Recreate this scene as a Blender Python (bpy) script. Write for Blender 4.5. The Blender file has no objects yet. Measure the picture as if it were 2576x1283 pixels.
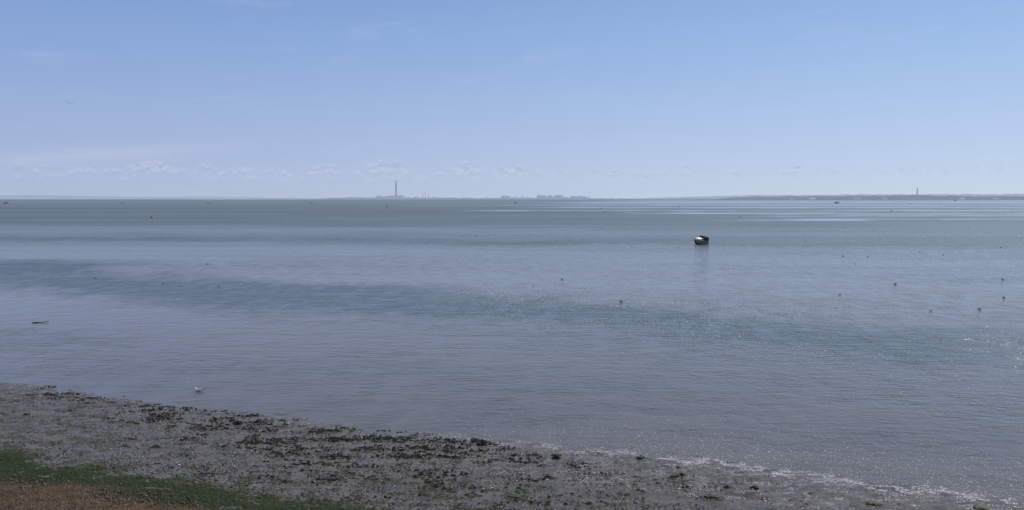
import bpy, bmesh, math, random
import numpy as np
from mathutils import Vector, Matrix, Euler

random.seed(7); rng = np.random.default_rng(7)
scene = bpy.context.scene
scene.view_settings.view_transform = 'Standard'
scene.view_settings.look = 'None'
scene.view_settings.exposure = 0
H = 10.7; F = 2231.0; P = math.atan(141.5/F)
SUN_AZ = 53.0; SUN_EL = 44.0
SKY = 0.1

# ------------------------------------------------------------------ survey helpers
def ground(px, py, z=0.0):
    u = (px-1288)/F; v = -(py-641.5)/F
    d = Vector((u, math.cos(P)+v*math.sin(P), -math.sin(P)+v*math.cos(P)))
    t = (z-H)/d.z
    return Vector((d.x*t, d.y*t, z))
def far(px, Y, z=0.0):
    return Vector(((px-1288)/F*math.cos(P)*Y, Y, z))
def mpp(Y): return Y/F

# ------------------------------------------------------------------ numpy noise
def vnoise(x, y, seed=0):
    xi = np.floor(x).astype(np.int64); yi = np.floor(y).astype(np.int64)
    fx = x-xi; fy = y-yi
    fx = fx*fx*(3-2*fx); fy = fy*fy*(3-2*fy)
    def h(a, b):
        n = (a*374761393 + b*668265263 + seed*1442695041) & 0xffffffff
        n = ((n ^ (n >> 13))*1274126177) & 0xffffffff
        n = (n ^ (n >> 16)) & 0xffff
        return n/65535.0
    return (h(xi,yi)*(1-fx)+h(xi+1,yi)*fx)*(1-fy) + (h(xi,yi+1)*(1-fx)+h(xi+1,yi+1)*fx)*fy
def fbm(x, y, seed=0, o=4):
    s = 0; a = 0.5; t = 0
    for i in range(o):
        s = s+a*vnoise(x*2**i+17.3*i, y*2**i+5.1*i, seed+i); t += a; a *= 0.5
    return s/t
def sstep(a, b, x):
    t = np.clip((x-a)/(b-a), 0, 1); return t*t*(3-2*t)

# ------------------------------------------------------------------ materials
def mat(name):
    m = bpy.data.materials.new(name); m.use_nodes = True
    nt = m.node_tree; b = nt.nodes['Principled BSDF']
    return m, nt, b
def N(nt, t, **k):
    n = nt.nodes.new(t)
    for a, v in k.items(): setattr(n, a, v)
    return n
def lk(nt, a, b): nt.links.new(a, b)
def math_n(nt, op, a, b=None, c=None, clamp=False):
    n = nt.nodes.new('ShaderNodeMath'); n.operation = op; n.use_clamp = clamp
    for i, v in enumerate((a, b, c)):
        if v is None: continue
        if isinstance(v, (int, float)): n.inputs[i].default_value = v
        else: nt.links.new(v, n.inputs[i])
    return n.outputs[0]
def mixc(nt, f, a, b, blend='MIX'):
    n = nt.nodes.new('ShaderNodeMix'); n.data_type = 'RGBA'; n.blend_type = blend
    for s, v in ((n.inputs[0], f), (n.inputs[6], a), (n.inputs[7], b)):
        if isinstance(v, (int, float)): s.default_value = v
        elif isinstance(v, tuple): s.default_value = (*v, 1) if len(v) == 3 else v
        else: nt.links.new(v, s)
    return n.outputs[2]
def mixf(nt, f, a, b):
    n = nt.nodes.new('ShaderNodeMix'); n.data_type = 'FLOAT'
    for s, v in ((n.inputs[0], f), (n.inputs[2], a), (n.inputs[3], b)):
        if isinstance(v, (int, float)): s.default_value = v
        else: nt.links.new(v, s)
    return n.outputs[0]
def attr(nt, name):
    n = nt.nodes.new('ShaderNodeAttribute'); n.attribute_name = name; return n
def maprange(nt, v, a, b, c=0.0, d=1.0, smooth=False):
    n = nt.nodes.new('ShaderNodeMapRange')
    if smooth: n.interpolation_type = 'SMOOTHSTEP'
    nt.links.new(v, n.inputs[0])
    for i, q in enumerate((a, b, c, d)): n.inputs[i+1].default_value = q
    return n.outputs[0]
def noise(nt, vec, scale, detail=3, rough=0.5, dist=0.0):
    n = nt.nodes.new('ShaderNodeTexNoise')
    n.inputs['Scale'].default_value = scale; n.inputs['Detail'].default_value = detail
    n.inputs['Roughness'].default_value = rough; n.inputs['Distortion'].default_value = dist
    if vec is not None: nt.links.new(vec, n.inputs['Vector'])
    return n

def simple(name, col, rough=0.6, var=0.25, scale=3.0, metal=0.0, bump=0.0):
    m, nt, b = mat(name)
    tc = N(nt, 'ShaderNodeTexCoord')
    n = noise(nt, tc.outputs['Object'], scale, 5, 0.6)
    dark = tuple(c*(1-var) for c in col); lite = tuple(min(1, c*(1+var)) for c in col)
    f = maprange(nt, n.outputs[0], 0.35, 0.65)
    lk(nt, mixc(nt, f, dark, lite), b.inputs['Base Color'])
    b.inputs['Roughness'].default_value = rough; b.inputs['Metallic'].default_value = metal
    if bump:
        bp = N(nt, 'ShaderNodeBump'); bp.inputs['Strength'].default_value = bump
        bp.inputs['Distance'].default_value = 0.02
        lk(nt, n.outputs[0], bp.inputs['Height']); lk(nt, bp.outputs[0], b.inputs['Normal'])
    return m

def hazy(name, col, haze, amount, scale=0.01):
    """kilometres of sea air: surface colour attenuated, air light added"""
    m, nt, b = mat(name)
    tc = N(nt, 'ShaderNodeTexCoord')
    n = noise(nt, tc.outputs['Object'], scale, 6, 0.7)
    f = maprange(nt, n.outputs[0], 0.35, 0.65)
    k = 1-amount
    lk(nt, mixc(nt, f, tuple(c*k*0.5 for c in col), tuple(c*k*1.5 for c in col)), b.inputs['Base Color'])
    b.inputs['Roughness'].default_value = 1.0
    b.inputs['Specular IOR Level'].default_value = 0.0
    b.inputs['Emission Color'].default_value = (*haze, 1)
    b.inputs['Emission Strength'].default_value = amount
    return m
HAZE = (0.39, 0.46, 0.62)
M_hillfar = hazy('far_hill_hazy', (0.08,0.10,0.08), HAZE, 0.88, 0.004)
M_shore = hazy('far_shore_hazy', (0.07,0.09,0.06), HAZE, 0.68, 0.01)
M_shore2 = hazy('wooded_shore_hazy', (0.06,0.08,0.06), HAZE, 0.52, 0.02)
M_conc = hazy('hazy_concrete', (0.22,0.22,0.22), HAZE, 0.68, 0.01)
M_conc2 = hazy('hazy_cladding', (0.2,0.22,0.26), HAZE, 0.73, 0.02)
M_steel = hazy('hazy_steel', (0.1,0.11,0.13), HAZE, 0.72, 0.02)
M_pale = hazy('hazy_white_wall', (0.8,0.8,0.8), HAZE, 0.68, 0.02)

# ------------------------------------------------------------------ mesh builder
class MB:
    def __init__(s): s.bm = bmesh.new(); s.mi = 0
    def _tag(s, faces):
        for f in faces: f.material_index = s.mi
    def box(s, c, size, rot=(0,0,0), taper=1.0):
        M = Matrix.Translation(c) @ Euler(rot).to_matrix().to_4x4() @ Matrix.Diagonal((*size, 1))
        r = bmesh.ops.create_cube(s.bm, size=1)
        for v in r['verts']:
            if v.co.z > 0: v.co.x *= taper; v.co.y *= taper
        bmesh.ops.transform(s.bm, matrix=M, verts=r['verts'])
        s._tag({f for v in r['verts'] for f in v.link_faces})
    def cyl(s, a, b, r0, r1=None, seg=10):
        a = Vector(a); b = Vector(b); r1 = r0 if r1 is None else r1
        d = b-a; L = d.length
        q = d.to_track_quat('Z', 'Y').to_matrix().to_4x4()
        r = bmesh.ops.create_cone(s.bm, cap_ends=True, segments=seg, radius1=r0, radius2=max(r1,1e-4), depth=L)
        bmesh.ops.transform(s.bm, matrix=Matrix.Translation((a+b)/2) @ q, verts=r['verts'])
        s._tag({f for v in r['verts'] for f in v.link_faces})
    def dome(s, c, r, h, seg=20, rings=5):
        rs = []
        for i in range(rings):
            t = i/rings*math.pi/2
            rs.append([(c[0]+r*math.cos(t)*math.cos(a), c[1]+r*math.cos(t)*math.sin(a), c[2]+h*math.sin(t))
                       for a in [2*math.pi*k/seg for k in range(seg)]])
        s.loft(rs, cap0=True, cap1=True)
    def loft(s, rings, cap0=True, cap1=True, closed=True):
        vs = [[s.bm.verts.new(p) for p in r] for r in rings]; fs = []
        n = len(rings[0])
        for i in range(len(vs)-1):
            for j in range(n if closed else n-1):
                k = (j+1) % n
                fs.append(s.bm.faces.new((vs[i][j], vs[i][k], vs[i+1][k], vs[i+1][j])))
        if cap0: fs.append(s.bm.faces.new(vs[0][::-1]))
        if cap1: fs.append(s.bm.faces.new(vs[-1]))
        s._tag(fs); return vs
    def obj(s, name, mats, parent=None, smooth=False, loc=None, rot=None):
        bmesh.ops.recalc_face_normals(s.bm, faces=s.bm.faces[:])
        me = bpy.data.meshes.new(name); s.bm.to_mesh(me); s.bm.free()
        for m in (mats if isinstance(mats, (list, tuple)) else [mats]): me.materials.append(m)
        if smooth:
            for p in me.polygons: p.use_smooth = True
        o = bpy.data.objects.new(name, me); scene.collection.objects.link(o)
        if parent: o.parent = parent
        if loc is not None: o.location = loc
        if rot is not None: o.rotation_euler = rot
        return o
def info(o, label=None, cat=None, group=None, kind=None):
    if label: o['label'] = label
    if cat: o['category'] = cat
    if group: o['group'] = group
    if kind: o['kind'] = kind
    return o
def empty(name, loc, rot=(0,0,0)):
    e = bpy.data.objects.new(name, None); scene.collection.objects.link(e)
    e.location = loc; e.rotation_euler = rot; e.empty_display_size = 0.3
    return e
def mesh_np(name, V, Fq, m, attrs=None, smooth=True):
    me = bpy.data.meshes.new(name)
    V = np.asarray(V, np.float32); Fq = np.asarray(Fq, np.int32); k = Fq.shape[1]
    me.vertices.add(len(V)); me.vertices.foreach_set('co', V.ravel())
    me.loops.add(Fq.size); me.loops.foreach_set('vertex_index', Fq.ravel())
    me.polygons.add(len(Fq)); me.polygons.foreach_set('loop_start', np.arange(0, Fq.size, k, dtype=np.int32))
    me.polygons.foreach_set('loop_total', np.full(len(Fq), k, np.int32))
    me.polygons.foreach_set('use_smooth', np.full(len(Fq), smooth))
    if attrs:
        for n, a in attrs.items():
            at = me.attributes.new(n, 'FLOAT', 'POINT'); at.data.foreach_set('value', np.asarray(a, np.float32))
    me.update(); me.validate(); me.materials.append(m)
    o = bpy.data.objects.new(name, me); scene.collection.objects.link(o); return o
def grid_faces(nx, ny):
    i = np.arange((ny-1)*nx).reshape(ny-1, nx)[:, :-1].ravel()
    return np.stack([i, i+1, i+nx+1, i+nx], 1)

# ------------------------------------------------------------------ world: sky + low clouds
w = bpy.data.worlds.new('World'); scene.world = w; w.use_nodes = True
nt = w.node_tree; nt.nodes.clear()
out = N(nt, 'ShaderNodeOutputWorld'); bg = N(nt, 'ShaderNodeBackground')
bg.inputs['Strength'].default_value = SKY
sky = N(nt, 'ShaderNodeTexSky', sky_type='NISHITA'); sky.sun_disc = False
sky.sun_elevation = math.radians(SUN_EL); sky.sun_rotation = math.radians(SUN_AZ)
sky.air_density = 1.0; sky.dust_density = 0.6; sky.ozone_density = 3.0; sky.altitude = 0
tc = N(nt, 'ShaderNodeTexCoord')
sp = N(nt, 'ShaderNodeSeparateXYZ'); lk(nt, tc.outputs['Generated'], sp.inputs[0])
zc = math_n(nt, 'MAXIMUM', sp.outputs[2], 0.0)
zz = math_n(nt, 'ADD', math_n(nt, 'MULTIPLY', zc, 1.7), 0.05)
cb = N(nt, 'ShaderNodeCombineXYZ'); lk(nt, sp.outputs[0], cb.inputs[0]); lk(nt, sp.outputs[1], cb.inputs[1]); lk(nt, zz, cb.inputs[2])
nm = N(nt, 'ShaderNodeVectorMath', operation='NORMALIZE'); lk(nt, cb.outputs[0], nm.inputs[0])
lk(nt, nm.outputs[0], sky.inputs['Vector'])
az = math_n(nt, 'MULTIPLY', math_n(nt, 'ARCTAN2', sp.outputs[0], sp.outputs[1]), 57.2958)
el = math_n(nt, 'MULTIPLY', math_n(nt, 'ARCSINE', sp.outputs[2]), 57.2958)
rmp = N(nt, 'ShaderNodeValToRGB'); lk(nt, maprange(nt, el, 0, 60), rmp.inputs[0])
cr_ = rmp.color_ramp; cr_.interpolation = 'B_SPLINE'
stops = [(0.0,(.50,.56,.71)),(0.03,(.49,.56,.735)),(0.08,(.42,.535,.765)),(0.14,(.335,.485,.76)),(0.215,(.25,.405,.735)),(0.4,(.235,.315,.47)),(1.0,(.17,.21,.32))]
while len(cr_.elements) < len(stops): cr_.elements.new(0.5)
for e_, (p_, c_) in zip(cr_.elements, stops): e_.position = p_; e_.color = (*c_, 1)
rscaled = mixc(nt, 1.0, rmp.outputs[0], (1/SKY,1/SKY,1/SKY), 'MULTIPLY')
azk = maprange(nt, az, -35, 35, 0.88, 1.12, True)
cazk = N(nt, 'ShaderNodeCombineColor'); [lk(nt, azk, cazk.inputs[i]) for i in (0,1)]
lk(nt, maprange(nt, az, -35, 35, 0.94, 1.06, True), cazk.inputs[2])
rscaled = mixc(nt, 1.0, rscaled, cazk.outputs[0], 'MULTIPLY')
tinted = mixc(nt, 1.0, sky.outputs[0], (0.82,0.95,1.15), 'MULTIPLY')
col = mixc(nt, 0.82, tinted, rscaled)
# clouds
ca = N(nt, 'ShaderNodeCombineXYZ'); lk(nt, az, ca.inputs[0]); lk(nt, math_n(nt,'MULTIPLY',el,1.5), ca.inputs[1])
n1 = noise(nt, ca.outputs[0], 1.8, 5, 0.6, 0.2)
def deg(px, py): return math.degrees(math.atan((px-1288)/F)), math.degrees(math.atan((500-py)/F))
def gauss(a0, e0, ha, he):
    dx = math_n(nt, 'MULTIPLY', math_n(nt, 'SUBTRACT', az, a0), 1/ha)
    dy = math_n(nt, 'MULTIPLY', math_n(nt, 'SUBTRACT', el, e0), 1/he)
    r2 = math_n(nt, 'MULTIPLY_ADD', dx, dx, math_n(nt, 'MULTIPLY', dy, dy))
    return math_n(nt, 'POWER', 2.718, math_n(nt, 'MULTIPLY', r2, -0.9))
total = None
for (px, py, hw, hh, s) in [(390,424,80,22,1.05),(240,432,24,13,.85),(520,430,24,18,.95),(628,428,22,12,1.05),
        (815,430,65,18,1),(965,426,95,26,1.05),(1175,428,60,26,1.05),(1285,428,55,22,1.05),(1545,432,60,16,.9),(1723,424,16,7,1.2),(2005,427,14,7,1.2)]:
    a0, e0 = deg(px, py); k = 0.0257
    g = math_n(nt, 'MULTIPLY', gauss(a0, e0, hw*k, hh*k), s)
    total = g if total is None else math_n(nt, 'MAXIMUM', total, g)
dyb = math_n(nt, 'MULTIPLY', math_n(nt, 'SUBTRACT', el, 1.6), 1/0.65)
bandm = math_n(nt, 'MULTIPLY', math_n(nt, 'POWER', 2.718, math_n(nt, 'MULTIPLY', math_n(nt,'MULTIPLY',dyb,dyb), -1)), 0.68)
total = math_n(nt, 'MAXIMUM', total, bandm)
cf = maprange(nt, math_n(nt, 'ADD', math_n(nt,'MULTIPLY',total,0.55), math_n(nt, 'MULTIPLY', n1.outputs[0], 0.9)), 0.70, 1.02, 0, 1, True)
ca2 = N(nt, 'ShaderNodeCombineXYZ'); lk(nt, az, ca2.inputs[0]); lk(nt, math_n(nt,'MULTIPLY_ADD',el,1.5,0.28), ca2.inputs[1])
n1b = noise(nt, ca2.outputs[0], 1.8, 3, 0.6, 0.2)
lit = maprange(nt, math_n(nt, 'SUBTRACT', n1.outputs[0], n1b.outputs[0]), -0.08, 0.08)
ccol = mixc(nt, lit, (3.6,4.3,6.2), (6.1,6.2,7.6))
col = mixc(nt, math_n(nt, 'MULTIPLY', cf, 0.45), col, ccol)
# thin cirrus
cc = N(nt, 'ShaderNodeCombineXYZ'); lk(nt, math_n(nt,'MULTIPLY',az,0.18), cc.inputs[0]); lk(nt, math_n(nt,'MULTIPLY_ADD',az,-0.05, el), cc.inputs[1])
n2 = noise(nt, cc.outputs[0], 0.9, 4, 0.6, 0.5)
cir = maprange(nt, n2.outputs[0], 0.52, 0.8, 0, 0.16, True)
col = mixc(nt, cir, col, (5.6,6.3,8.2))
a0, e0 = deg(300, 405)
dx = math_n(nt, 'MULTIPLY', math_n(nt, 'SUBTRACT', az, a0), 1/6.0)
el2 = math_n(nt, 'SUBTRACT', el, math_n(nt, 'MULTIPLY_ADD', math_n(nt,'SUBTRACT',az,a0), 0.09, e0+0.2))
dy = math_n(nt, 'MULTIPLY', el2, 1/0.4)
g = math_n(nt, 'POWER', 2.718, math_n(nt, 'MULTIPLY', math_n(nt, 'MULTIPLY_ADD', dx, dx, math_n(nt, 'MULTIPLY', dy, dy)), -1))
col = mixc(nt, math_n(nt,'MULTIPLY',g,0.24), col, (6.2,6.2,7.7))
lk(nt, col, bg.inputs['Color']); lk(nt, bg.outputs[0], out.inputs[0])

# ------------------------------------------------------------------ sun
sd = bpy.data.lights.new('sun', 'SUN'); sd.energy = 3.4; sd.angle = math.radians(0.5); sd.color = (1, 0.94, 0.85)
so = bpy.data.objects.new('sun', sd); scene.collection.objects.link(so)
a = math.radians(SUN_AZ); e = math.radians(SUN_EL)
S = Vector((math.sin(a)*math.cos(e), math.cos(a)*math.cos(e), math.sin(e)))
so.rotation_euler = S.to_track_quat('Z', 'Y').to_euler(); so.location = (0,0,60)

# ------------------------------------------------------------------ shoreline & strand lines (world)
def line(pts, z=0.0):
    g = [ground(x, y, z) for x, y in pts]
    g.sort(key=lambda v: v.x)
    X = [p.x for p in g]; Y = [p.y for p in g]
    s0 = (Y[1]-Y[0])/(X[1]-X[0])
    X = [X[0]-400]+X+[X[-1]+400]; Y = [Y[0]+max(-1,min(0.0,s0))*-400*0.3]+Y+[Y[-1]-40]
    return lambda x: np.interp(x, X, Y)
shore = line([(0,955),(170,975),(300,995),(420,1022),(700,1048),(860,1078),(1150,1100),(1500,1138),(1900,1175),(2200,1222),(2576,1260)])
alg_hi = line([(0,1124),(200,1162),(400,1204),(600,1238),(800,1262),(1040,1288)], 0.3)
alg_lo = line([(0,1203),(200,1221),(330,1241),(580,1290)], 0.4)

def terrain_z(x, y):
    s = shore(x)-y
    wob = 1.1*(fbm(x*0.35, y*0.35, 3)-0.5)*2
    s2 = s+wob
    z = np.where(s2 < 0, 0.03*s2, np.where(s2 < 1.5, 0.03*s2, 0.045+0.009*(s2-1.5)))
    z = np.where(s2 > 9, 0.1125+(s2-9)*0.035, z)
    near = sstep(-6, 0, s)
    z = z+near*(0.08*(fbm(x*0.8, y*1.6, 11, 3)-0.5)+0.06*(fbm(x*3.0, y*5.0, 21, 4)-0.5))
    z = np.where(s < -60, np.maximum(z, -3.5), z)
    z = np.maximum(z, -3.5)
    z = np.where(y < 8, z+(9.2-z)*sstep(6.5, 1.0, y), z)
    return z

def axis(lo, hi, step, far_lo, far_hi, g=1.12):
    a = list(np.arange(lo, hi, step)); v = a[-1]; d = step
    while v < far_hi: d *= g; v += d; a.append(v)
    v = lo; d = step; b = []
    while v > far_lo: d *= g; v -= d; b.append(v)
    return np.array(b[::-1]+a)
xs = axis(-33, 26, 0.085, -45000, 45000); ys = axis(27, 55, 0.1, -300, 45000)
X, Y = np.meshgrid(xs, ys); Z = terrain_z(X, Y)
tilt = 0.8*(fbm(X*0.5, Y*0.5, 31)-0.5)*2
algae = sstep(1.7, -1.0, Y-alg_hi(X)-tilt*2.0)
sand = sstep(0.9, -0.9, Y-alg_lo(X)-tilt*1.6)
s_in = shore(X)-Y
patchy = sstep(0.44, 0.64, fbm(X*1.6, Y*3.6, 41, 4))*sstep(0.5, 3, s_in)*sstep(-2, -22, X)*0.6
patch2 = sstep(0.56, 0.66, fbm(X*1.1, Y*2.4, 45, 4))*sstep(4.0, 7.5, s_in)*0.58
algae = np.maximum(algae*sstep(0.26,0.60,fbm(X*1.6,Y*3.2,47)+algae*0.20), np.maximum(patchy, patch2))
Z = Z+algae*0.02*fbm(X*6, Y*6, 51, 2)+sand*0.05

def mud_material():
    m, nt, b = mat('wet_mud')
    geo = N(nt, 'ShaderNodeNewGeometry'); pos = geo.outputs['Position']
    nA = noise(nt, pos, 1.2, 6, 0.65); nB = noise(nt, pos, 9, 5, 0.65); nC = noise(nt, pos, 40, 3, 0.6)
    base = mixc(nt, maprange(nt, nA.outputs[0], .35, .65), (0.088,0.071,0.055), (0.175,0.146,0.118))
    base = mixc(nt, maprange(nt, nB.outputs[0], .50, .62, 0, .92), base, (0.036,0.028,0.020))
    green = mixc(nt, maprange(nt, nB.outputs[0], .35, .65), (0.016,0.028,0.007), (0.042,0.062,0.016))
    al = attr(nt, 'algae').outputs['Fac']
    al2 = maprange(nt, math_n(nt, 'ADD', al, math_n(nt, 'MULTIPLY', math_n(nt,'SUBTRACT',nB.outputs[0],0.5), 2.8)), 0.36, 0.85)
    base = mixc(nt, al2, base, green)
    grit = mixc(nt, maprange(nt, nC.outputs[0], .38, .62), (0.05,0.033,0.021), (0.25,0.16,0.10))
    grit = mixc(nt, maprange(nt, nA.outputs[0], .42, .62, 0, .7), grit, (0.05,0.038,0.022))
    sa = attr(nt, 'sand').outputs['Fac']
    sa2 = maprange(nt, math_n(nt, 'ADD', sa, math_n(nt, 'MULTIPLY', math_n(nt,'SUBTRACT',nB.outputs[0],0.5), 2.2)), 0.3, 0.75)
    base = mixc(nt, sa2, base, grit)
    lk(nt, base, b.inputs['Base Color'])
    r = mixf(nt, maprange(nt, nA.outputs[0], .4, .6), 0.16, 0.36)
    r = mixf(nt, math_n(nt, 'MAXIMUM', al2, sa2), r, 0.9)
    lk(nt, r, b.inputs['Roughness'])
    lk(nt, mixf(nt, math_n(nt, 'MAXIMUM', al2, sa2), 0.55, 0.15), b.inputs['Specular IOR Level'])
    hsum = math_n(nt, 'ADD', math_n(nt,'MULTIPLY',nB.outputs[0],1.0), math_n(nt,'MULTIPLY',nC.outputs[0],0.45))
    bp = N(nt, 'ShaderNodeBump'); bp.inputs['Strength'].default_value = 1.0; bp.inputs['Distance'].default_value = 0.11
    lk(nt, hsum, bp.inputs['Height']); lk(nt, bp.outputs[0], b.inputs['Normal'])
    return m
g = mesh_np('ground', np.stack([X.ravel(), Y.ravel(), Z.ravel()], 1), grid_faces(len(xs), len(ys)), mud_material(),
            dict(algae=algae.ravel(), sand=sand.ravel()))
info(g, kind='structure')

# ------------------------------------------------------------------ water
xw = 20*np.sinh(np.linspace(-8.3, 8.3, 420)); yw = 14*np.exp(np.linspace(0, math.log(45000/14), 600))
XW, YW = np.meshgrid(xw, yw)
sgn = YW-shore(XW)
B = XW/YW     # bearing
LY = np.log(YW)
def band(pts):
    X_ = [p[0] for p in pts]; Y_ = [p[1] for p in pts]; W = [p[2] for p in pts]; A = [p[3] for p in pts]
    c = np.interp(XW, X_, Y_); ww = np.interp(XW, X_, W); aa = np.interp(XW, X_, A)
    return aa*np.exp(-(np.abs(YWw-c)/ww)**3.0)
YWw = YW*(1+0.08*(fbm(B*7+3, LY*6, 61)-0.5)*2+0.05*(fbm(B*30+3, LY*22, 63)-0.5)*2)
dark = band([(-140,146,18,1),(-69,128,17,1),(-30,101,15,1.05),(2,86,13,1.05),(25,68,11,1),(60,54,9,.8)])
dark2 = band([(-220,262,11,.8),(-100,240,10,.7),(0,215,10,.6),(120,200,9,.4)])
dark3 = band([(-60,63,7,.8),(-34,68,6,.8),(-26,66,5,.0)])
slick = band([(-80,92,11,1),(-50,92,11,1),(-36,80,8,.9),(-22,72,6,.6),(-5,64,5,.4),(15,54,4,0)])
slick2 = band([(-250,190,36,.9),(-60,180,34,.8),(80,150,30,.55),(150,140,30,.4)])
slick3 = band([(-300,305,32,.8),(-60,300,30,.7),(60,290,30,.5),(200,280,30,.4)])
slick4 = band([(-60,122,10,0),(-5,116,11,.7),(60,100,11,.8),(120,90,10,.6)])
streaksR = 0
for (y0, hw_, b0) in [(795,34,-.10),(1085,70,-.02),(640,20,.10),(560,12,.25),(1500,130,.0),(2400,400,.0),(455,10,.2),(4200,900,.05)]:
    streaksR = streaksR+np.exp(-((YWw-y0)/hw_)**2)*sstep(b0, b0+.12, B)
streaksR = np.clip(streaksR, 0, 1)
farL = sstep(335, 375, YWw)*sstep(0.50, -0.2, B)
streak = fbm(LY*9, B*3+LY*1.5, 71, 4)-0.5
streak2 = fbm(LY*30, B*6, 75, 3)-0.5
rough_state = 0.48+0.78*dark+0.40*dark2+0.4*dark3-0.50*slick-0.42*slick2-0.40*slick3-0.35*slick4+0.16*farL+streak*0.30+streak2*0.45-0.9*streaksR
rough_state = np.clip(rough_state, 0.05, 1.3)
rip = 0.45+0.9*rough_state
dist_k = np.interp(LY, np.log([25, 50, 110, 250, 700, 45000]), [0.85, 1.1, 1.3, 1.0, 0.65, 0.40])
rip = rip*dist_k*(1-0.35*sstep(14, 1, sgn))
rip = np.where(sgn < 0.4, 0.12, rip)
rip = rip*(1-0.6*streaksR)
rghn = np.interp(LY, np.log([25, 60, 110, 250, 700]), [0.06, 0.08, 0.14, 0.31, 0.38])*(0.72+0.45*rough_state)*(1-0.55*streaksR)
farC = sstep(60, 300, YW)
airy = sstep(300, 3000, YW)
def water_material():
    gname = bpy.data.node_groups.new('ripple_height', 'ShaderNodeTree')
    gname.interface.new_socket('Vector', in_out='INPUT', socket_type='NodeSocketVector')
    gname.interface.new_socket('Height', in_out='OUTPUT', socket_type='NodeSocketFloat')
    gi = gname.nodes.new('NodeGroupInput'); go = gname.nodes.new('NodeGroupOutput')
    def layer(scale, aniso, rot, amp, detail, dist):
        mp = gname.nodes.new('ShaderNodeMapping'); mp.inputs['Rotation'].default_value = (0,0,math.radians(rot))
        mp.inputs['Scale'].default_value = (aniso*scale, scale, scale)
        gname.links.new(gi.outputs[0], mp.inputs['Vector'])
        n = noise(gname, mp.outputs[0], 1.0, detail, 0.5, dist)
        return math_n(gname, 'MULTIPLY', n.outputs[0], amp)
    a0 = layer(0.7, 0.45, 6, 0.045, 0, 0.0)
    a1 = layer(2.0, 0.42, 9, 0.058, 1, 0.25)
    a2 = layer(4.4, 0.55, -11, 0.032, 1, 0.0)
    a3 = layer(11.0, 0.8, 16, 0.018, 1, 0.0)
    t = math_n(gname, 'ADD', math_n(gname, 'ADD', a1, a2), math_n(gname, 'ADD', a3, a0))
    gname.links.new(t, go.inputs[0])
    m, nt, b = mat('sea_water')
    geo = N(nt, 'ShaderNodeNewGeometry'); pos = geo.outputs['Position']
    e = 0.03
    def hgt(off):
        g_ = nt.nodes.new('ShaderNodeGroup'); g_.node_tree = gname
        if off:
            va = N(nt, 'ShaderNodeVectorMath', operation='ADD'); va.inputs[1].default_value = off
            lk(nt, pos, va.inputs[0]); lk(nt, va.outputs[0], g_.inputs[0])
        else: lk(nt, pos, g_.inputs[0])
        return g_.outputs[0]
    h0 = hgt(None); hx = hgt((e,0,0)); hy = hgt((0,e,0))
    # cat's-paws: clusters of stronger and weaker ripples
    mp = N(nt, 'ShaderNodeMapping'); mp.inputs['Scale'].default_value = (0.5, 0.22, 1); mp.inputs['Rotation'].default_value = (0,0,0.12)
    lk(nt, pos, mp.inputs['Vector'])
    ng = noise(nt, mp.outputs[0], 1.0, 4, 0.75)
    grain = maprange(nt, ng.outputs[0], 0.36, 0.64, 0.3, 1.7)
    rp = math_n(nt, 'MULTIPLY', attr(nt, 'ripple').outputs['Fac'], grain)
    k = math_n(nt, 'MULTIPLY', rp, 1/e)
    nx = math_n(nt, 'MULTIPLY', math_n(nt, 'SUBTRACT', h0, hx), k)
    ny = math_n(nt, 'MULTIPLY', math_n(nt, 'SUBTRACT', h0, hy), k)
    # wavelets run ashore: steep shoreward faces, gentle backs
    ny = math_n(nt, 'ADD', math_n(nt, 'MULTIPLY', math_n(nt, 'MINIMUM', ny, 0.0), 1.45), math_n(nt, 'MULTIPLY', math_n(nt, 'MAXIMUM', ny, 0.0), 0.25))
    c = N(nt, 'ShaderNodeCombineXYZ'); lk(nt, nx, c.inputs[0]); lk(nt, ny, c.inputs[1]); c.inputs[2].default_value = 1
    n_ = N(nt, 'ShaderNodeVectorMath', operation='NORMALIZE'); lk(nt, c.outputs[0], n_.inputs[0])
    lk(nt, n_.outputs[0], b.inputs['Normal'])
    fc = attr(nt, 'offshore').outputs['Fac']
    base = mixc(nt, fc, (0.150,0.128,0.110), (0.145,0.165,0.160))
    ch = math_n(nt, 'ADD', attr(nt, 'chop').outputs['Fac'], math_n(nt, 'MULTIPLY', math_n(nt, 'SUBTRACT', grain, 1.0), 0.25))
    base = mixc(nt, maprange(nt, ch, 0.35, 1.25, 0, 0.95), base, (0.050,0.062,0.056))  # choppy water darkened in base colour to imitate weaker sky reflection
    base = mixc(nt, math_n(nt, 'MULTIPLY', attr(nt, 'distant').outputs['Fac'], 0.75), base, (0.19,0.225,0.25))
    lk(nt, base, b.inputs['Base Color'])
    lk(nt, attr(nt, 'micro').outputs['Fac'], b.inputs['Roughness'])
    b.inputs['IOR'].default_value = 1.333
    return m
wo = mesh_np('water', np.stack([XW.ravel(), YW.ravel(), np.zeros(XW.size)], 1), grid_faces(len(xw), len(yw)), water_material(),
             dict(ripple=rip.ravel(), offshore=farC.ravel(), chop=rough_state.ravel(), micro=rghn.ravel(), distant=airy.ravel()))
info(wo, kind='structure')

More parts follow.
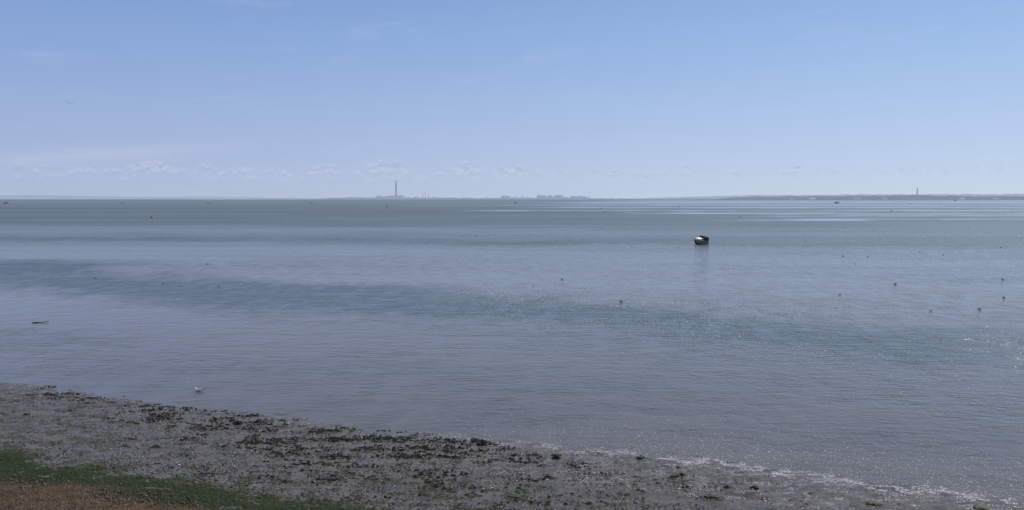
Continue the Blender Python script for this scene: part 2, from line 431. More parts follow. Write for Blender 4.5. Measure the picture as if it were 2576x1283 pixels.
# ------------------------------------------------------------------ sandbanks
M_bank = simple('wet_sand', (0.27,0.245,0.225), 0.35, 0.2, 0.05)
def sandbank(px0, px1, py, wpx):
    A = ground(px0, py); Bp = ground(px1, py); Lx = Bp.x-A.x; cy = A.y; hw = cy*cy/(H*F)*wpx
    n = 90; m_ = 9
    u = np.linspace(0, 1, n); V = []
    for j in range(m_):
        t = -1+2*j/(m_-1)
        wid = hw*np.sin(np.pi*np.clip(u,0.001,.999))**0.5*(0.5+fbm(u*14, u*0+cy, 81))
        cyy = cy+hw*1.2*(fbm(u*6, u*0+cy*0.1, 83)-0.5)*2
        z = 0.16*(1-t*t)*(0.7+0.6*fbm(u*25, u*0+j*.4, 85))-0.03
        V.append(np.stack([A.x+u*Lx, cyy+t*wid, z], 1))
    o = mesh_np('sandbank', np.concatenate(V), grid_faces(n, m_), M_bank)
    info(o, kind='structure')
for q in [(1000,1640,516.5,1.2),(1560,2100,534.5,1.1),(1900,2900,541,1.3),(2050,2800,528,0.7)]: sandbank(*q)

# ------------------------------------------------------------------ distant land
def land(name, px0, px1, Yd, prof, m, depth, seed, rough=1.0, step=1.2):
    n = int((px1-px0)/step)
    pxs = np.linspace(px0, px1, n)
    hpx = np.interp(pxs, [p[0] for p in prof], [p[1] for p in prof])
    hpx = hpx+rough*(fbm(pxs*0.08, pxs*0, seed, 4)-0.5)*2.0*np.clip(hpx/3, 0, 1)
    h = np.maximum(hpx, 0)*mpp(Yd)
    V = []
    xs_ = (pxs-1288)/F*math.cos(P)
    for k, (dy, kz) in enumerate([(0,-0.02),(0.02,0.35),(0.25,0.75),(0.6,1.0),(1.0,0.6)]):
        yy = Yd+dy*depth
        z = h*kz*(0.85+0.3*fbm(pxs*0.15, pxs*0+k, seed+9)) if k else h*0-0.5
        V.append(np.stack([xs_*Yd, np.full(n, yy), z], 1))
    o = mesh_np(name, np.concatenate(V), grid_faces(n, 5), m)
    info(o, kind='structure'); return o
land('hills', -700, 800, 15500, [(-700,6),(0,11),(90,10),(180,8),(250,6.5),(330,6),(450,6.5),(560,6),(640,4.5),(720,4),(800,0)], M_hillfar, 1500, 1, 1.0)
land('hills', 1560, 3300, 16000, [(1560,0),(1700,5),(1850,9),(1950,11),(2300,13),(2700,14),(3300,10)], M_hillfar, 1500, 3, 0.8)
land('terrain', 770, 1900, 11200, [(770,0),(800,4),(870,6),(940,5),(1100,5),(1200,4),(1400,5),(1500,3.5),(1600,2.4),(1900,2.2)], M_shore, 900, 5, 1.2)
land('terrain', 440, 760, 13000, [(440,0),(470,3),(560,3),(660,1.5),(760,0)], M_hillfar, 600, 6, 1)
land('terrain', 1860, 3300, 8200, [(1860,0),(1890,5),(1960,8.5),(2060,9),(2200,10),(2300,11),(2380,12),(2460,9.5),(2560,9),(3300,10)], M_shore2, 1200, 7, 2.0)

V = []; Fc = []
def blob(c, r, rz):
    b0 = len(V); n = 7
    for i in range(4):
        t = i/4*math.pi/2
        for k in range(n):
            a_ = 2*math.pi*k/n; j = random.uniform(.75, 1.2)
            V.append((c[0]+r*math.cos(t)*math.cos(a_)*j, c[1]+r*math.cos(t)*math.sin(a_)*j, c[2]+rz*math.sin(t)*j))
    for i in range(3):
        for k in range(n):
            Fc.append((b0+i*n+k, b0+i*n+(k+1) % n, b0+(i+1)*n+(k+1) % n, b0+(i+1)*n+k))
for i in range(900):
    px = random.uniform(1890, 2700); Yd = random.uniform(8150, 8900)
    if fbm(np.array([px*0.02]), np.array([3.0]), 91)[0] < 0.42: continue
    hp = np.interp(px, [1880,1960,2200,2380,2460,2700], [2,4,6,7.5,5,5])*random.uniform(.1,.75)
    blob(far(px, Yd, hp*3.6), random.uniform(12, 26), random.uniform(8, 16))
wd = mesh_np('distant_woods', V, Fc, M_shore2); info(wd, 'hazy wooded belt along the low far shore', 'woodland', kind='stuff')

def building(px0, px1, h, Yd, m, base=4, roof=True, name='shore_building', label='pale industrial building on the far shore', cat='building'):
    w_ = (px1-px0)*mpp(Yd); c = far((px0+px1)/2, Yd, 0)
    mb = MB(); mb.box((0,0,h/2+base), (w_, w_*0.5+12, h)); 
    if roof:
        mb.box((-w_*.2,0,h+base+h*.08), (w_*.3, w_*.3, h*.16)); mb.box((w_*.25,0,h+base+h*.05), (w_*.2, w_*.3, h*.1))
    mb.box((0,-(w_*0.25+6)-0.4, base+h*.3), (w_*.9, 0.8, h*.12))
    o = mb.obj(name, m, loc=c); info(o, label, cat); return o
YS = 11250
ps = empty('power_station', far(982, YS, 0)); info(ps, 'long blocky power station hall on the estuary shore', 'power station')
k = mpp(YS)
for nm_, a_, b_, h_, dy in [('turbine_hall',945,1000,32,0),('boiler_house',974,1015,45,60),('annexe',944,958,40,70),('control_block',1000,1016,36,20)]:
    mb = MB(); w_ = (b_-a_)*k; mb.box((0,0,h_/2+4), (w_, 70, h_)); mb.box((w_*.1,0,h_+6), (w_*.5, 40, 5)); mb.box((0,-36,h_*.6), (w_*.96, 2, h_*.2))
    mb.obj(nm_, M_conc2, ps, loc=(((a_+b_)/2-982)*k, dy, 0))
def chimney(px, Yd, h, r0, r1, label):
    mb = MB()
    rs = []
    for z, r in [(0,r0*1.1),(h*.05,r0),(h*.97,r1),(h*.97,r1*1.12),(h,r1*1.12),(h,r1*.8),(h-4,r1*.8)]:
        rs.append([(r*math.cos(t), r*math.sin(t), z) for t in [2*math.pi*i/24 for i in range(24)]])
    mb.loft(rs)
    for i in range(3): 
        z = h*(.3+.25*i); mb.cyl((0,0,z), (0,0,z+2), r0*1.1, r0*1.1, 24)
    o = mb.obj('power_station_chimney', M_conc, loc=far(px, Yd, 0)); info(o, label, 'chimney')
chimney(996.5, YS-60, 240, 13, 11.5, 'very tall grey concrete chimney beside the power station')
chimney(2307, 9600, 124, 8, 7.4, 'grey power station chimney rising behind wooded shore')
for px, h_ in [(1063,78),(1070,90),(1078,80)]:
    mb = MB(); mb.cyl((0,0,0),(0,0,h_), 4.2, 3.4, 12); mb.cyl((0,0,h_),(0,0,h_+2), 4.4, 4.4, 12); mb.box((0,0,10),(22,18,18))
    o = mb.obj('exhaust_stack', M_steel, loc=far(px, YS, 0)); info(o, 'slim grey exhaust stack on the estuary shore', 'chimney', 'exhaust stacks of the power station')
for px, r, h_ in [(1268,38,40),(1277,30,38),(1358,36,46),(1367,34,44),(1383,38,42),(1401,36,46),(1409,32,44),(1441,32,36),(1449,26,34),(1461,34,36),(1470,28,34)]:
    mb = MB(); mb.cyl((0,0,0),(0,0,h_), r, r, 24); mb.dome((0,0,h_), r, 9, 24); mb.box((r+2,0,h_*.5),(3,3,h_)); mb.box((0,0,h_+10),(6,6,4))
    o = mb.obj('storage_tank', M_conc2, loc=far(px, YS-100, 0)); info(o, 'grey domed gas storage tank on the estuary shore', 'storage tank', 'storage tanks on the far shore')
for px, h_ in [(1298,66),(1312,74),(1316,60),(1352,84),(1358,76),(1386,84),(1404,80),(1412,70),(1480,62),(1226,46)]:
    mb = MB()
    for sx in (-9, 9):
        mb.cyl((sx,-6,0),(sx*.5,-6,h_*.55),1.1,1.1,5); mb.cyl((sx,6,0),(sx*.5,6,h_*.55),1.1,1.1,5)
    mb.box((0,0,h_*.55),(12,14,3)); mb.cyl((0,0,h_*.55),(0,0,h_),1.3,.8,5)
    mb.cyl((-14,0,h_*.6),(34,0,h_*.72),1.2,.9,5); mb.cyl((0,0,h_),(30,0,h_*.72),.5,.5,4); mb.cyl((0,0,h_),(-13,0,h_*.6),.5,.5,4)
    o = mb.obj('dock_crane', M_steel, loc=far(px, YS-50, 0), rot=(0,0,random.uniform(-1,1)))
    info(o, 'thin steel dock crane on the estuary shore', 'crane', 'cranes on the far shore')
for i, (a_, b_, h_) in enumerate([(860,874,16),(880,890,14),(1020,1034,22),(1040,1052,26),(1088,1100,24),(1120,1132,18),(1160,1180,17),(1286,1296,22),(1322,1338,20),(1416,1430,24)]):
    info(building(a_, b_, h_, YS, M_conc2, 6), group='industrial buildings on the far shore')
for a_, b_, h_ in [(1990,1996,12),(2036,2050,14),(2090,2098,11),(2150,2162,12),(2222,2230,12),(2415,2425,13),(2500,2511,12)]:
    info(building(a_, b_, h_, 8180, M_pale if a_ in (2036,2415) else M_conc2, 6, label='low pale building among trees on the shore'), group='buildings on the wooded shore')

# ------------------------------------------------------------------ boat materials
M_white = simple('white_gelcoat', (0.80,0.80,0.80), 0.3, 0.06)
M_shadewhite = simple('shaded_white_hull', (0.24,0.24,0.26), 0.5, 0.3, 2.0)  # white darkened in its base colour to imitate the hull's shaded side
M_blue = simple('navy_canvas', (0.02,0.025,0.045), 0.8, 0.3)
M_black = simple('black_plastic', (0.02,0.02,0.022), 0.4, 0.2)
M_glass = simple('tinted_glass', (0.02,0.025,0.03), 0.08, 0.1)
M_red = simple('red_paint', (0.45,0.04,0.03), 0.4, 0.2)
M_dark = simple('dark_hull_paint', (0.03,0.035,0.045), 0.4, 0.3)
M_anti = simple('antifouling', (0.02,0.025,0.04), 0.7, 0.3)
M_metal = simple('rail_steel', (0.5,0.5,0.5), 0.3, 0.1, metal=1)
M_orange = simple('orange_buoy_plastic', (0.55,0.10,0.02), 0.5, 0.2)
M_wood = simple('weathered_wood', (0.035,0.028,0.022), 0.8, 0.4, 6, bump=.6)

def hull_mesh(L, Wd, D, sheer=0.25, n=14, bowrake=0.12, two_tone=False):
    mb = MB(); rings = []
    for i in range(n+1):
        t = i/n; x = -L/2+L*t
        w_ = Wd/2*(1-max(0,(t-.45)/.55)**2.2)*(0.86+0.14*min(1,t/.35)) if t < 1 else 0.012
        w_ = max(w_, 0.012)
        zt = D*(1+sheer*t*t); zk = D*0.05+D*0.75*max(0,(t-.78)/.22)**2
        xt = x+bowrake*L*t**4; 
        pts = [(xt, w_, zt), (xt-.0*L, w_*.98, zt*.7+zk*.3), (x, w_*.82, zk+(zt-zk)*.3), (x, w_*.35, zk+(zt-zk)*.06), (x, 0, zk-0.04),
               (x, -w_*.35, zk+(zt-zk)*.06), (x, -w_*.82, zk+(zt-zk)*.3), (xt, -w_*.98, zt*.7+zk*.3), (xt, -w_, zt), (xt, 0, zt+.03)]
        rings.append(pts)
    vs = mb.loft(rings)
    if two_tone:
        for i in range(len(vs)-1):
            for j in (2, 3, 4, 5):
                f = mb.bm.faces.get((vs[i][j], vs[i][j+1], vs[i+1][j+1], vs[i+1][j]))
                if f: f.material_index = 1
    return mb

# main grounded cabin cruiser
bl = ground(1760, 615); 
cr = empty('cabin_cruiser', (bl.x, bl.y, -0.12), (math.radians(-9), math.radians(-5), math.radians(180+40)))
info(cr, 'small white cabin cruiser with dark canopy, listing in the shallows', 'boat')
hb = hull_mesh(4.3, 2.0, 1.15, sheer=.12, bowrake=.06, two_tone=True); hb.obj('hull', [M_shadewhite, M_anti], cr, smooth=False)
mb = MB()
for s_ in (-1, 1):
    mb.box((-0.6, s_*0.985, 0.92), (2.8, 0.05, 0.14))
mb.obj('rubbing_strake', M_anti, cr)
mb = MB(); rings = []
for x, w_, h_ in [(1.6,.3,.14),(1.25,.55,.36),(.75,.70,.52),(.2,.76,.62),(-.25,.78,.64)]:
    z0 = 1.12+0.03*(x+1)
    rings.append([(x, w_, z0), (x, w_*.88, z0+h_*.85), (x, 0, z0+h_), (x, -w_*.88, z0+h_*.85), (x, -w_, z0)])
mb.loft(rings); mb.obj('cabin', M_white, cr)
for s_ in (-1, 1):
    mb = MB(); mb.box((.3, s_*.755, 1.44), (.9, .03, .24), (s_*0.12,0,0)); mb.obj('window', M_glass, cr)
mb = MB(); mb.box((-.16, 0, 1.92), (.05, 1.3, .34), (0, -.45, 0)); mb.obj('windscreen', M_glass, cr)
mb = MB(); rings = []
for x, z in [(-.25,2.0),(-.5,2.2),(-1.2,2.22),(-1.95,2.1)]:
    rings.append([(x, .84, 1.2), (x, .82, z-.15), (x, .62, z), (x, -.62, z), (x, -.82, z-.15), (x, -.84, 1.2)])
mb.loft(rings); mb.obj('canopy', M_blue, cr)
om = MB(); om.box((-2.4,0,1.5), (.36,.38,.6), taper=.8); om.box((-2.38,0,.85), (.14,.12,.7)); om.box((-2.45,0,.38),(.3,.1,.16)); om.cyl((-2.55,0,.38),(-2.63,0,.38),.12,.12,8)
om.obj('outboard_motor', M_black, cr)
rl = MB()
for s_ in (-1, 1):
    p = [Vector((2.3,s_*.08,1.74)), Vector((1.7,s_*.5,1.68)), Vector((.9,s_*.85,1.58))]
    for a_, b_ in zip(p, p[1:]): rl.cyl(a_, b_, .02, .02, 6)
    for q in p: rl.cyl(q, q-Vector((0,0,.44)), .018, .018, 6)
rl.obj('bow_rail', M_metal, cr)

def small_boat(px, py, L, hm, label, head, name='moored_boat', cab=True, cabm=None, mast=0, group=None):
    g_ = ground(px, py)
    e_ = empty(name, (g_.x, g_.y, -L*0.04), (0,0,math.radians(head))); info(e_, label, 'boat', group)
    D = L*0.12
    hull_mesh(L, L*.3, D, .5).obj('hull', hm, e_)
    if cab:
        mb = MB(); mb.box((-L*.12,0,D+L*.06), (L*.25, L*.18, L*.12), taper=.85); mb.box((-L*.12,0,D+L*.125), (L*.28,L*.2,L*.015)); mb.obj('cabin', cabm or M_shadewhite, e_)
        mb = MB(); mb.box((0.0,0,D+L*.08), (L*.03, L*.14, L*.05)); mb.obj('windscreen', M_glass, e_)
    if mast:
        mb = MB(); mb.cyl((L*.05,0,D*.8),(L*.05,0,mast), .1, .06, 8); mb.cyl((L*.05,0,mast*.15),(-L*.36,0,mast*.16), .14,.12,8)
        mb.cyl((L*.05,0,mast*.97),(L*.52,0,D*1.4), .03,.03,5); mb.cyl((L*.05,0,mast*.97),(-L*.48,0,D*1.1), .03,.03,5); mb.obj('mast', M_black, e_)
    return e_
G1 = 'small boats moored off the shore'
fb = small_boat(15, 512, 15, M_red, 'red fishing boat with pale wheelhouse under way', 172, 'fishing_boat', mast=7.5)
for px, L in [(308,8.5),(524,8.5),(784,9),(1297,10)]:
    small_boat(px, 510.8, L, M_dark, 'small dark open boat at anchor', random.choice([5,175,20]), 'moored_boat', cab=(px==1297), cabm=M_dark, group=G1)
small_boat(2105, 511.3, 13.5, M_dark, 'dark-hulled yacht at anchor with bare mast', 8, 'sailing_yacht', mast=15, cabm=M_dark)
small_boat(2403, 505.0, 17, M_dark, 'distant yacht at anchor with bare mast', 170, 'sailing_yacht', mast=26, cabm=M_dark)
small_boat(2290, 513.0, 6, M_shadewhite, 'small pale boat at anchor', 10, 'moored_boat', cab=False, group=G1)
M_foam_glint = simple('foam_glint_white', (0.78,0.78,0.78), 0.6, 0.1)  # white of wake and edge foam, also used for painted sun glints
V = []; Fc = []
for i in range(60):
    x = ground(20,512).x+i*.42; y = ground(20,512).y+random.uniform(-2,2)*(.4+i/40); s_ = random.uniform(.3,1.1)
    b0 = len(V); V += [(x,y-s_*2,.05),(x+s_,y,.05+random.uniform(0,.25)),(x,y+s_*2,.05),(x-s_,y,.06)]; Fc.append((b0,b0+1,b0+2,b0+3))
info(mesh_np('boat_wake', V, Fc, M_foam_glint, smooth=False), 'white foaming wake trailing behind the fishing boat', 'wake', kind='stuff')

# buoys
def buoy(px, py, d, m, label, cat='buoy'):
    mb = MB(); r = d/2
    rs = []
    for i in range(1, 9):
        t = math.pi*i/9; rs.append([(r*math.sin(t)*math.cos(a_), r*math.sin(t)*math.sin(a_), -r*.8*math.cos(t)+r*.2) for a_ in [2*math.pi*k/14 for k in range(14)]])
    mb.loft(rs); mb.cyl((0,0,r*.8),(0,0,r*1.2), r*.14, r*.14, 8); mb.cyl((0,0,r*1.15),(0,0,r*1.25), r*.28,r*.28, 8)
    e_ = mb.obj('mooring_buoy', m, loc=ground(px, py), smooth=True); info(e_, label, cat, 'mooring buoys')
buoy(383, 548, 1.7, M_orange, 'large orange mooring buoy on the water')
for px, py, d in [(973,521,2.0),(1510,524.5,1.8),(1708,521.5,1.6),(2243,532,1.5),(1446,532,1.0),(742,529,.8),(1860,546,.8)]:
    buoy(px, py, d, M_dark, 'dark mooring buoy on the water')

# ------------------------------------------------------------------ gulls
def gull_mat():
    m, nt, b = mat('gull_plumage')
    c = N(nt, 'ShaderNodeVertexColor'); c.layer_name = 'plumage'
    tc = N(nt, 'ShaderNodeTexCoord'); n = noise(nt, tc.outputs['Object'], 40, 3)
    lk(nt, mixc(nt, maprange(nt, n.outputs[0], .3, .7, 0, .12), c.outputs[0], (0.2,0.2,0.2)), b.inputs['Base Color'])
    b.inputs['Roughness'].default_value = 0.8; return m
M_gull = gull_mat()
def ring(c, t, ry, rz, n=10):
    t = Vector(t).normalized(); side = Vector((0,1,0)); up = t.cross(side)
    if up.z < 0 and abs(up.z) > .01: up = -up
    return [tuple(Vector(c)+side*ry*math.cos(a_)+up*rz*math.sin(a_)) for a_ in [2*math.pi*k/n for k in range(n)]]
def gull_mesh(flying=False, flap=0.5, brown=False):
    mb = MB()
    P_ = [(-.25,.115,.022,.006),(-.18,.10,.045,.025),(-.09,.075,.07,.052),(.0,.06,.082,.068),(.07,.065,.075,.066),(.115,.10,.052,.052),
          (.14,.145,.036,.040),(.158,.18,.034,.036),(.185,.198,.033,.034),(.212,.195,.022,.022),(.23,.19,.011,.012),(.258,.186,.008,.008),(.275,.178,.003,.004)]
    if flying: P_ = [(x, .06+.25*(z-.06), a_, b_) for x, z, a_, b_ in P_]
    cs = [Vector((p[0],0,p[1])) for p in P_]; rs = []
    for i, p in enumerate(P_):
        t = cs[min(i+1,len(cs)-1)]-cs[max(i-1,0)]; rs.append(ring(cs[i], t, p[2], p[3]))
    mb.loft(rs)
    for s_ in (-1, 1):
        if flying:
            st = [(0,.04,.08,.10),(.2,.04,.13,.09),(.42,.0,.16,.075),(.58,-.06,.12,.02)]
            zz_ = [.08,.08+.2*flap+.05,.08+.2*flap+.08,.08+.1*flap]
            rr = []
            for (yy, xc, ch, _), z in zip(st, zz_):
                w_ = ch if yy < .5 else .03
                rr.append([(xc+w_*.5, s_*yy, z), (xc, s_*yy, z+.012), (xc-w_*.5, s_*yy, z), (xc, s_*yy, z-.006)])
            mb.loft(rr)
        else:
            rr = []
            for x, y, z, a_, b_ in [(.09,.05,.095,.012,.03),(.03,.076,.095,.016,.05),(-.06,.07,.10,.014,.045),(-.16,.04,.118,.010,.028),(-.25,.018,.138,.007,.014),(-.32,.006,.15,.003,.005)]:
                rr.append([(x, s_*(y+a_*math.cos(t)), z+b_*math.sin(t)) for t in [2*math.pi*k/8 for k in range(8)]])
            mb.loft(rr)
            mb.cyl((-.0,s_*.03,.01),(.0,s_*.03,-.10),.007,.006,6)
    o = mb.obj('gull', M_gull, smooth=True); me = o.data
    ca_ = me.color_attributes.new('plumage', 'FLOAT_COLOR', 'POINT')
    for v in me.vertices:
        x, y, z = v.co; c = (.85,.85,.84,1) if not brown else (.20,.18,.16,1)
        if x > .232 and not (abs(y) > .1): c = (.55,.4,.08,1) if not brown else (.03,.03,.03,1)
        elif flying and abs(y) > .1: c = (.10,.11,.12,1) if abs(y) < .5 else (.02,.02,.02,1)
        elif x < -.24: c = (.03,.03,.03,1)
        elif x < .09 and z > .125: c = (.5,.52,.55,1) if not brown else (.05,.045,.04,1)
        elif x < .09 and z > .085 and brown: c = (.08,.07,.06,1)
        elif z < 0: c = (.3,.13,.05,1)
        ca_.data[v.index].color = c
    return o
protos = {False: gull_mesh(), True: gull_mesh(brown=True)}; used = set()
def put_gull(px, py, head, brown, sc=1.0, label=None, grp='gulls resting on the water'):
    if brown in used:
        o = protos[brown].copy(); scene.collection.objects.link(o)
    else: o = protos[brown]; used.add(brown)
    g_ = ground(px, py); o.location = (g_.x, g_.y, 0.0); o.scale = (sc,)*3; o.rotation_euler = (0,0,math.radians(head))
    info(o, label or ('dark brown young gull sitting on shallow water' if brown else 'grey and white gull sitting on shallow water'), 'gull', grp)
put_gull(500, 985, 192, False, 1.1, 'white and grey gull wading close to the muddy edge')
for px, py, br in [(522,665,1),(550,719,0),(1414,704,1),(1562,759,1),(2113,741,0),(2252,716,1),(2341,783,0),(2464,779,1),(2525,750,1),(2522,704,1),(240,699,0),(410,711,0),(1589,619,1),
               (1200,595,1),(1161,596,1),(1328,597,0),(1400,605,1),(1424,600,1),(1436,601,1),(1465,603,1),(1396,600,0),(1708,623,0),(2025,607,1),(2120,645,1),(2152,664,0),(2183,647,1),(2314,634,0),
               (2372,642,1),(2505,622,1),(2518,623,1),(710,590,0),(850,603,1)]:
    put_gull(px, py, random.choice([0,180])+random.uniform(-40,40), bool(br), random.uniform(.75,.9))
for px, py, rr in [(177,262,20),(185,264,-10)]:
    o = gull_mesh(True, .7 if rr > 0 else .4); o.location = far(px, 220, H+220*(500-py)/F); o.rotation_euler = (0.2,0,math.radians(90+rr)); o.scale = (1.35,)*3
    info(o, 'dark gull flying with raised wings over the water', 'gull', 'gulls in flight')

# ------------------------------------------------------------------ driftwood
a_ = ground(80, 813); b_ = ground(122, 811); mb = MB(); n = 12; rs = []
for i in range(n+1):
    t = i/n; c = Vector((0,0,0)).lerp(Vector((b_.x-a_.x, (b_.y-a_.y), .05)), t)+Vector((0, .1*math.sin(t*7), .02*math.sin(t*9)+.015))
    r = .045*(1-t*.6)*(1+.2*math.sin(i*2.3)); rs.append([(c.x, c.y+r*math.cos(q), c.z+r*math.sin(q)) for q in [2*math.pi*k/8 for k in range(8)]])
mb.loft(rs); mb.cyl((1.1,.02,.04),(1.3,.2,.14),.016,.008,6); mb.cyl((.5,.02,.03),(.35,-.25,.07),.016,.008,6)
o = mb.obj('driftwood', M_wood, loc=a_, smooth=True); info(o, 'long dark driftwood branch lying in shallow water', 'driftwood')

# ------------------------------------------------------------------ rocks
def rock_mat(name, c1, c2, c3):
    m, nt, b = mat(name); tc = N(nt, 'ShaderNodeTexCoord')
    n = noise(nt, tc.outputs['Object'], 5, 6, .65); n2 = noise(nt, tc.outputs['Object'], 14, 4, .6)
    c = mixc(nt, maprange(nt, n.outputs[0], .4, .6), c1, c2); c = mixc(nt, maprange(nt, n2.outputs[0], .52, .62), c, c3)
    lk(nt, c, b.inputs['Base Color']); b.inputs['Roughness'].default_value = .6
    bp = N(nt, 'ShaderNodeBump'); bp.inputs['Distance'].default_value = .05; lk(nt, n2.outputs[0], bp.inputs['Height']); lk(nt, bp.outputs[0], b.inputs['Normal'])
    return m
M_rock = rock_mat('wet_dark_rock', (.02,.018,.015), (.05,.042,.035), (.03,.03,.015))
M_rockb = rock_mat('weedy_brown_rock', (.06,.045,.025), (.03,.025,.015), (.10,.08,.05))
M_rockg = rock_mat('algae_covered_rock', (.015,.025,.008), (.025,.045,.010), (.04,.065,.015))
def rock(px, py, wd_, hh, m, label, seed):
    g_ = ground(px, py, .05); z = float(terrain_z(np.array([g_.x]), np.array([g_.y]))[0])
    bm = bmesh.new(); bmesh.ops.create_icosphere(bm, subdivisions=4, radius=1)
    from mathutils import noise as mn
    for v in bm.verts:
        d = v.co.copy(); k_ = 1+.35*mn.noise(d*1.3+Vector((seed,0,0)))+.2*mn.noise(d*3.5+Vector((seed,3,0)))+.1*mn.noise(d*9+Vector((seed,3,9)))
        v.co = d*k_; v.co.x *= wd_/2; v.co.y *= wd_*.4; v.co.z *= hh*.75
        if v.co.z < -hh*.2: v.co.z = -hh*.2
    me = bpy.data.meshes.new('rock'); bm.to_mesh(me); bm.free(); me.materials.append(m)
    o = bpy.data.objects.new('rock', me); scene.collection.objects.link(o); o.location = (g_.x, g_.y, z+.03*hh)
    info(o, label, 'rock', 'rocks on the mudflat'); return o
rl_ = [(1216,1117,.5,.3,M_rock),(1200,1108,.36,.18,M_rockb),(1191,1104,.3,.14,M_rock),(1400,1152,.32,.22,M_rock),(1612,1152,.32,.14,M_rockb),(1700,1200,.4,.12,M_rockb),(1714,1197,.34,.15,M_rock),
       (1830,1227,.28,.10,M_rock),(1900,1230,.28,.12,M_rock),(1797,1252,.55,.10,M_rockg),(2193,1266,.55,.07,M_rockg),(2468,1277,.55,.07,M_rockg),(1380,1199,.25,.1,M_rockb),(1070,1247,.5,.06,M_rockg),(1290,1252,.5,.06,M_rockg),
       (600,1066,.5,.16,M_rock),(652,1062,.36,.18,M_rock),(585,1058,.3,.12,M_rock),(722,1216,.4,.12,M_rockb),(1655,1216,.2,.08,M_rock),(1850,1133,.2,.07,M_rock),(2016,1176,.2,.07,M_rock),(1706,1176,.16,.06,M_rock),(68,1045,.36,.1,M_rockb),(1347,1144,.2,.08,M_rock)]
for i, (px, py, a1, h1, m_) in enumerate(rl_):
    lab = {M_rock.name:'wet dark boulder sitting on the mudflat', M_rockb.name:'brown weed-covered stone on the mudflat', M_rockg.name:'flat stone coated in green algae on mud'}[m_.name]
    rock(px, py, a1, h1, m_, lab, i*7.7)

# ------------------------------------------------------------------ seaweed clumps (uncountable)
V = []; Fc = []
def clump(x, y, z, r, h, asp):
    n = random.randint(6, 9); b0 = len(V); ph = random.random()*6
    for k_, (rr, zz_) in enumerate([(1,-.15),(.7,.6),(.3,1)]):
        for i in range(n):
            a_ = 2*math.pi*i/n+ph; j = random.uniform(.4, 1.35)
            V.append((x+r*rr*j*math.cos(a_), y+r*asp*rr*j*math.sin(a_), z+h*zz_*random.uniform(.5,1.4)))
    V.append((x, y, z+h*random.uniform(.7,1.1)))
    for k_ in range(2):
        for i in range(n):
            a0_, a1_ = b0+k_*n+i, b0+k_*n+(i+1) % n
            Fc.append((a0_, a1_, a1_+n)); Fc.append((a0_, a1_+n, a0_+n))
    for i in range(n): Fc.append((b0+2*n+i, b0+2*n+(i+1) % n, b0+3*n))
NC = 90000
pxr = rng.uniform(-60, 2650, NC); pyr = rng.uniform(960, 1290, NC)
u = (pxr-1288)/F; v = -(pyr-641.5)/F
dyv = math.cos(P)+v*math.sin(P); dzv = -math.sin(P)+v*math.cos(P); tt = (0.05-H)/dzv
gx = u*tt; gy = dyv*tt
s_ = shore(gx)-gy
dens = fbm(gx*.7, gy*1.5, 101, 4); dens2 = fbm(gx*1.6, gy*3.2, 105, 3)
edge = np.exp(-((s_-1.6)/1.7)**2)*np.clip((15.5-np.abs(gx+12))/4, 0, 1)
mid = np.exp(-((gx+7)/8)**2)*np.exp(-((s_-4.5)/3.0)**2)
prob = (1.3*edge+.55*mid)*np.clip(dens-.41, 0, 1)*4.5*.27
small = np.clip(dens2-.40, 0, 1)*2.2*sstep(.2, 1.5, s_)*sstep(18, -2, gx)*(gy > alg_hi(gx))
tz = terrain_z(gx, gy)
for i in range(NC):
    if s_[i] < -.2: continue
    x, y, z = gx[i], gy[i], max(tz[i], -.01)
    if random.random() < prob[i]*.55:
        r = random.uniform(.05,.17)*(1.3 if random.random() < .15 else 1)
        for q in range(random.randint(2,5)):
            clump(x+random.gauss(0,r*1.4), y+random.gauss(0,r*.4), z, r*random.uniform(.3,.9), random.uniform(.02,.06), random.uniform(.3,.7))
    elif random.random() < small[i]*.6:
        clump(x, y, z, random.uniform(.015,.05), random.uniform(.01,.03), random.uniform(.4,.8))
M_weed = rock_mat('bladder_wrack', (.018,.013,.008), (.05,.037,.02), (.035,.032,.014))
o = mesh_np('seaweed', V, Fc, M_weed, smooth=False); info(o, 'dark brown seaweed clumps strewn over wet mud', 'seaweed', kind='stuff')

# green algae tufts
V = []; Fc = []
tx = rng.uniform(-22, 16, 90000); ty = rng.uniform(27, 52, 90000)
ah = alg_hi(tx)+1.4*(fbm(tx*.5, ty*.5, 31)-0.5)*2; al_ = alg_lo(tx)
dn = fbm(tx*1.6, ty*3.6, 41, 4); dn2 = fbm(tx*1.1, ty*2.4, 45, 4); dn3 = fbm(tx*1.6, ty*3.2, 47, 4); z_ = terrain_z(tx, ty); sh = shore(tx)
rise = sstep(-3.2, 1.2, ah-ty)**1.6
for i in range(len(tx)):
    x, y = tx[i], ty[i]
    up = (ah[i]-y)
    p_ = 0
    if y > al_[i]-.7 and x < 9: p_ = .5*rise[i]*(1 if dn3[i] > .42 else .15)
    if dn[i] > .55 and sh[i]-y > .8 and up < 0 and x < -3: p_ = max(p_, .14)
    if dn2[i] > .60 and sh[i]-y > 5.5 and y < 34.5: p_ = max(p_, .4)
    if random.random() > p_: continue
    clump(x, y, z_[i]+.01, random.uniform(.025,.075), random.uniform(.008,.024), .6)
M_alg = rock_mat('green_algae', (.016,.027,.006), (.032,.050,.011), (.052,.072,.018))
o = mesh_np('algae', V, Fc, M_alg, smooth=False); info(o, 'dark green algae mat along the upper mud', 'algae', kind='stuff')

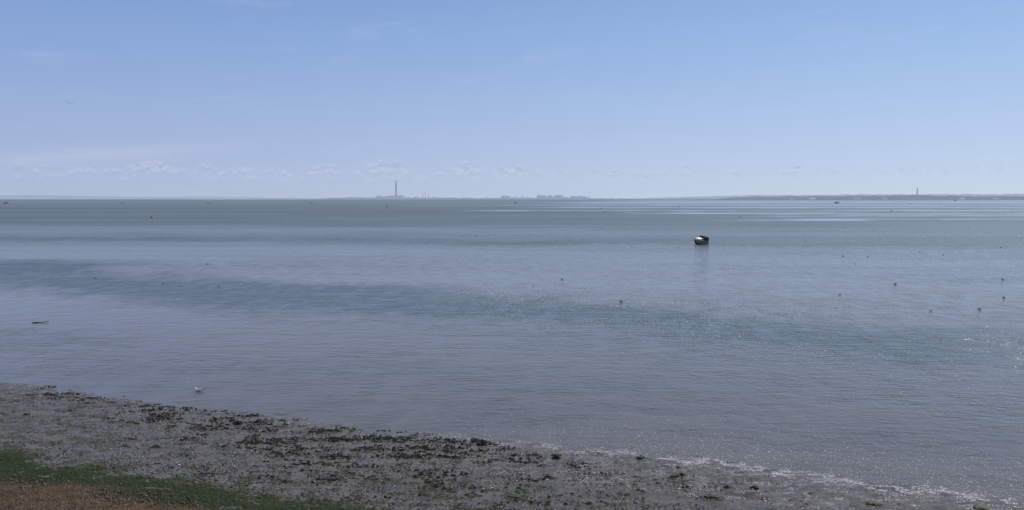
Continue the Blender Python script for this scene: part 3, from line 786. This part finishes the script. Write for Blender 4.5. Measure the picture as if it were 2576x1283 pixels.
# shingle
V = []; Fc = []
qx = rng.uniform(-19, -4, 16000); qy = rng.uniform(27, 36, 16000); ql = alg_lo(qx)+rng.normal(0, .7, 16000); qz = terrain_z(qx, qy)
for i in range(16000):
    if qy[i] > ql[i]: continue
    clump(qx[i], qy[i], qz[i]+.05, random.uniform(.012,.06), random.uniform(.012,.04), random.uniform(.6,1))
M_peb = rock_mat('shingle_stones', (.06,.042,.028), (.26,.17,.115), (.035,.03,.022))
o = mesh_np('shingle', V, Fc, M_peb, smooth=False); info(o, 'brown shingle and shell fragments on upper beach', 'shingle', kind='stuff')

# foam mixed with painted sun glints along the edge; offshore flecks are painted glints
V = []; Fc = []
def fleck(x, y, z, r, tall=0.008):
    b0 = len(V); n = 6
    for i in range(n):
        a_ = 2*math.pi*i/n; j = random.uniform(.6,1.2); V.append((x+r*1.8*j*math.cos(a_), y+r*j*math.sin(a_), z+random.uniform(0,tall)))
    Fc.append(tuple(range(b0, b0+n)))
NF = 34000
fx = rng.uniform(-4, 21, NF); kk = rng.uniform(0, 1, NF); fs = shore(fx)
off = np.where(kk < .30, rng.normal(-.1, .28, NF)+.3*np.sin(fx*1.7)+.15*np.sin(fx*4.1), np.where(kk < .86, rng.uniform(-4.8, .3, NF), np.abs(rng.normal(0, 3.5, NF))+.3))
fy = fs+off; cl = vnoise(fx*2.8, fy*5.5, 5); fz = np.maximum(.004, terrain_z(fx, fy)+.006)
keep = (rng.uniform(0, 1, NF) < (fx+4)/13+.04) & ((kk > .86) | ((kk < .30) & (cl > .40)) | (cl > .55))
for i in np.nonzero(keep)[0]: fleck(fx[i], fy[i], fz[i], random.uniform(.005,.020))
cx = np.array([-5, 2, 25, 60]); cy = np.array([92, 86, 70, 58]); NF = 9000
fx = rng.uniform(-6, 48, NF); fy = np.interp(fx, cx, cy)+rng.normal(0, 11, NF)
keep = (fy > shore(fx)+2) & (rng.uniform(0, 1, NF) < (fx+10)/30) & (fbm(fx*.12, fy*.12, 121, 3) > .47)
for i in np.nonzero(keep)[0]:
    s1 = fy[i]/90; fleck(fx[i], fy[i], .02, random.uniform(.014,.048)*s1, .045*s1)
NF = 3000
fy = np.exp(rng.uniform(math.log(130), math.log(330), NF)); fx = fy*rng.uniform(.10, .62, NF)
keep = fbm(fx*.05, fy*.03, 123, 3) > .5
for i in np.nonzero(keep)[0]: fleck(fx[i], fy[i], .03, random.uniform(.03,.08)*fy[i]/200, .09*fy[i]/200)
o = mesh_np('foam_and_glints', V, Fc, M_foam_glint, smooth=False); info(o, 'white foam flecks scattered along and off the water\'s edge', 'foam', kind='stuff')

# ------------------------------------------------------------------ camera
cd = bpy.data.cameras.new('camera'); cd.sensor_width = 36; cd.lens = 36*F/2576; cd.clip_start = .1; cd.clip_end = 100000
co = bpy.data.objects.new('camera', cd); scene.collection.objects.link(co)
co.location = (0,0,H); co.rotation_euler = (math.pi/2-P, 0, 0); scene.camera = co
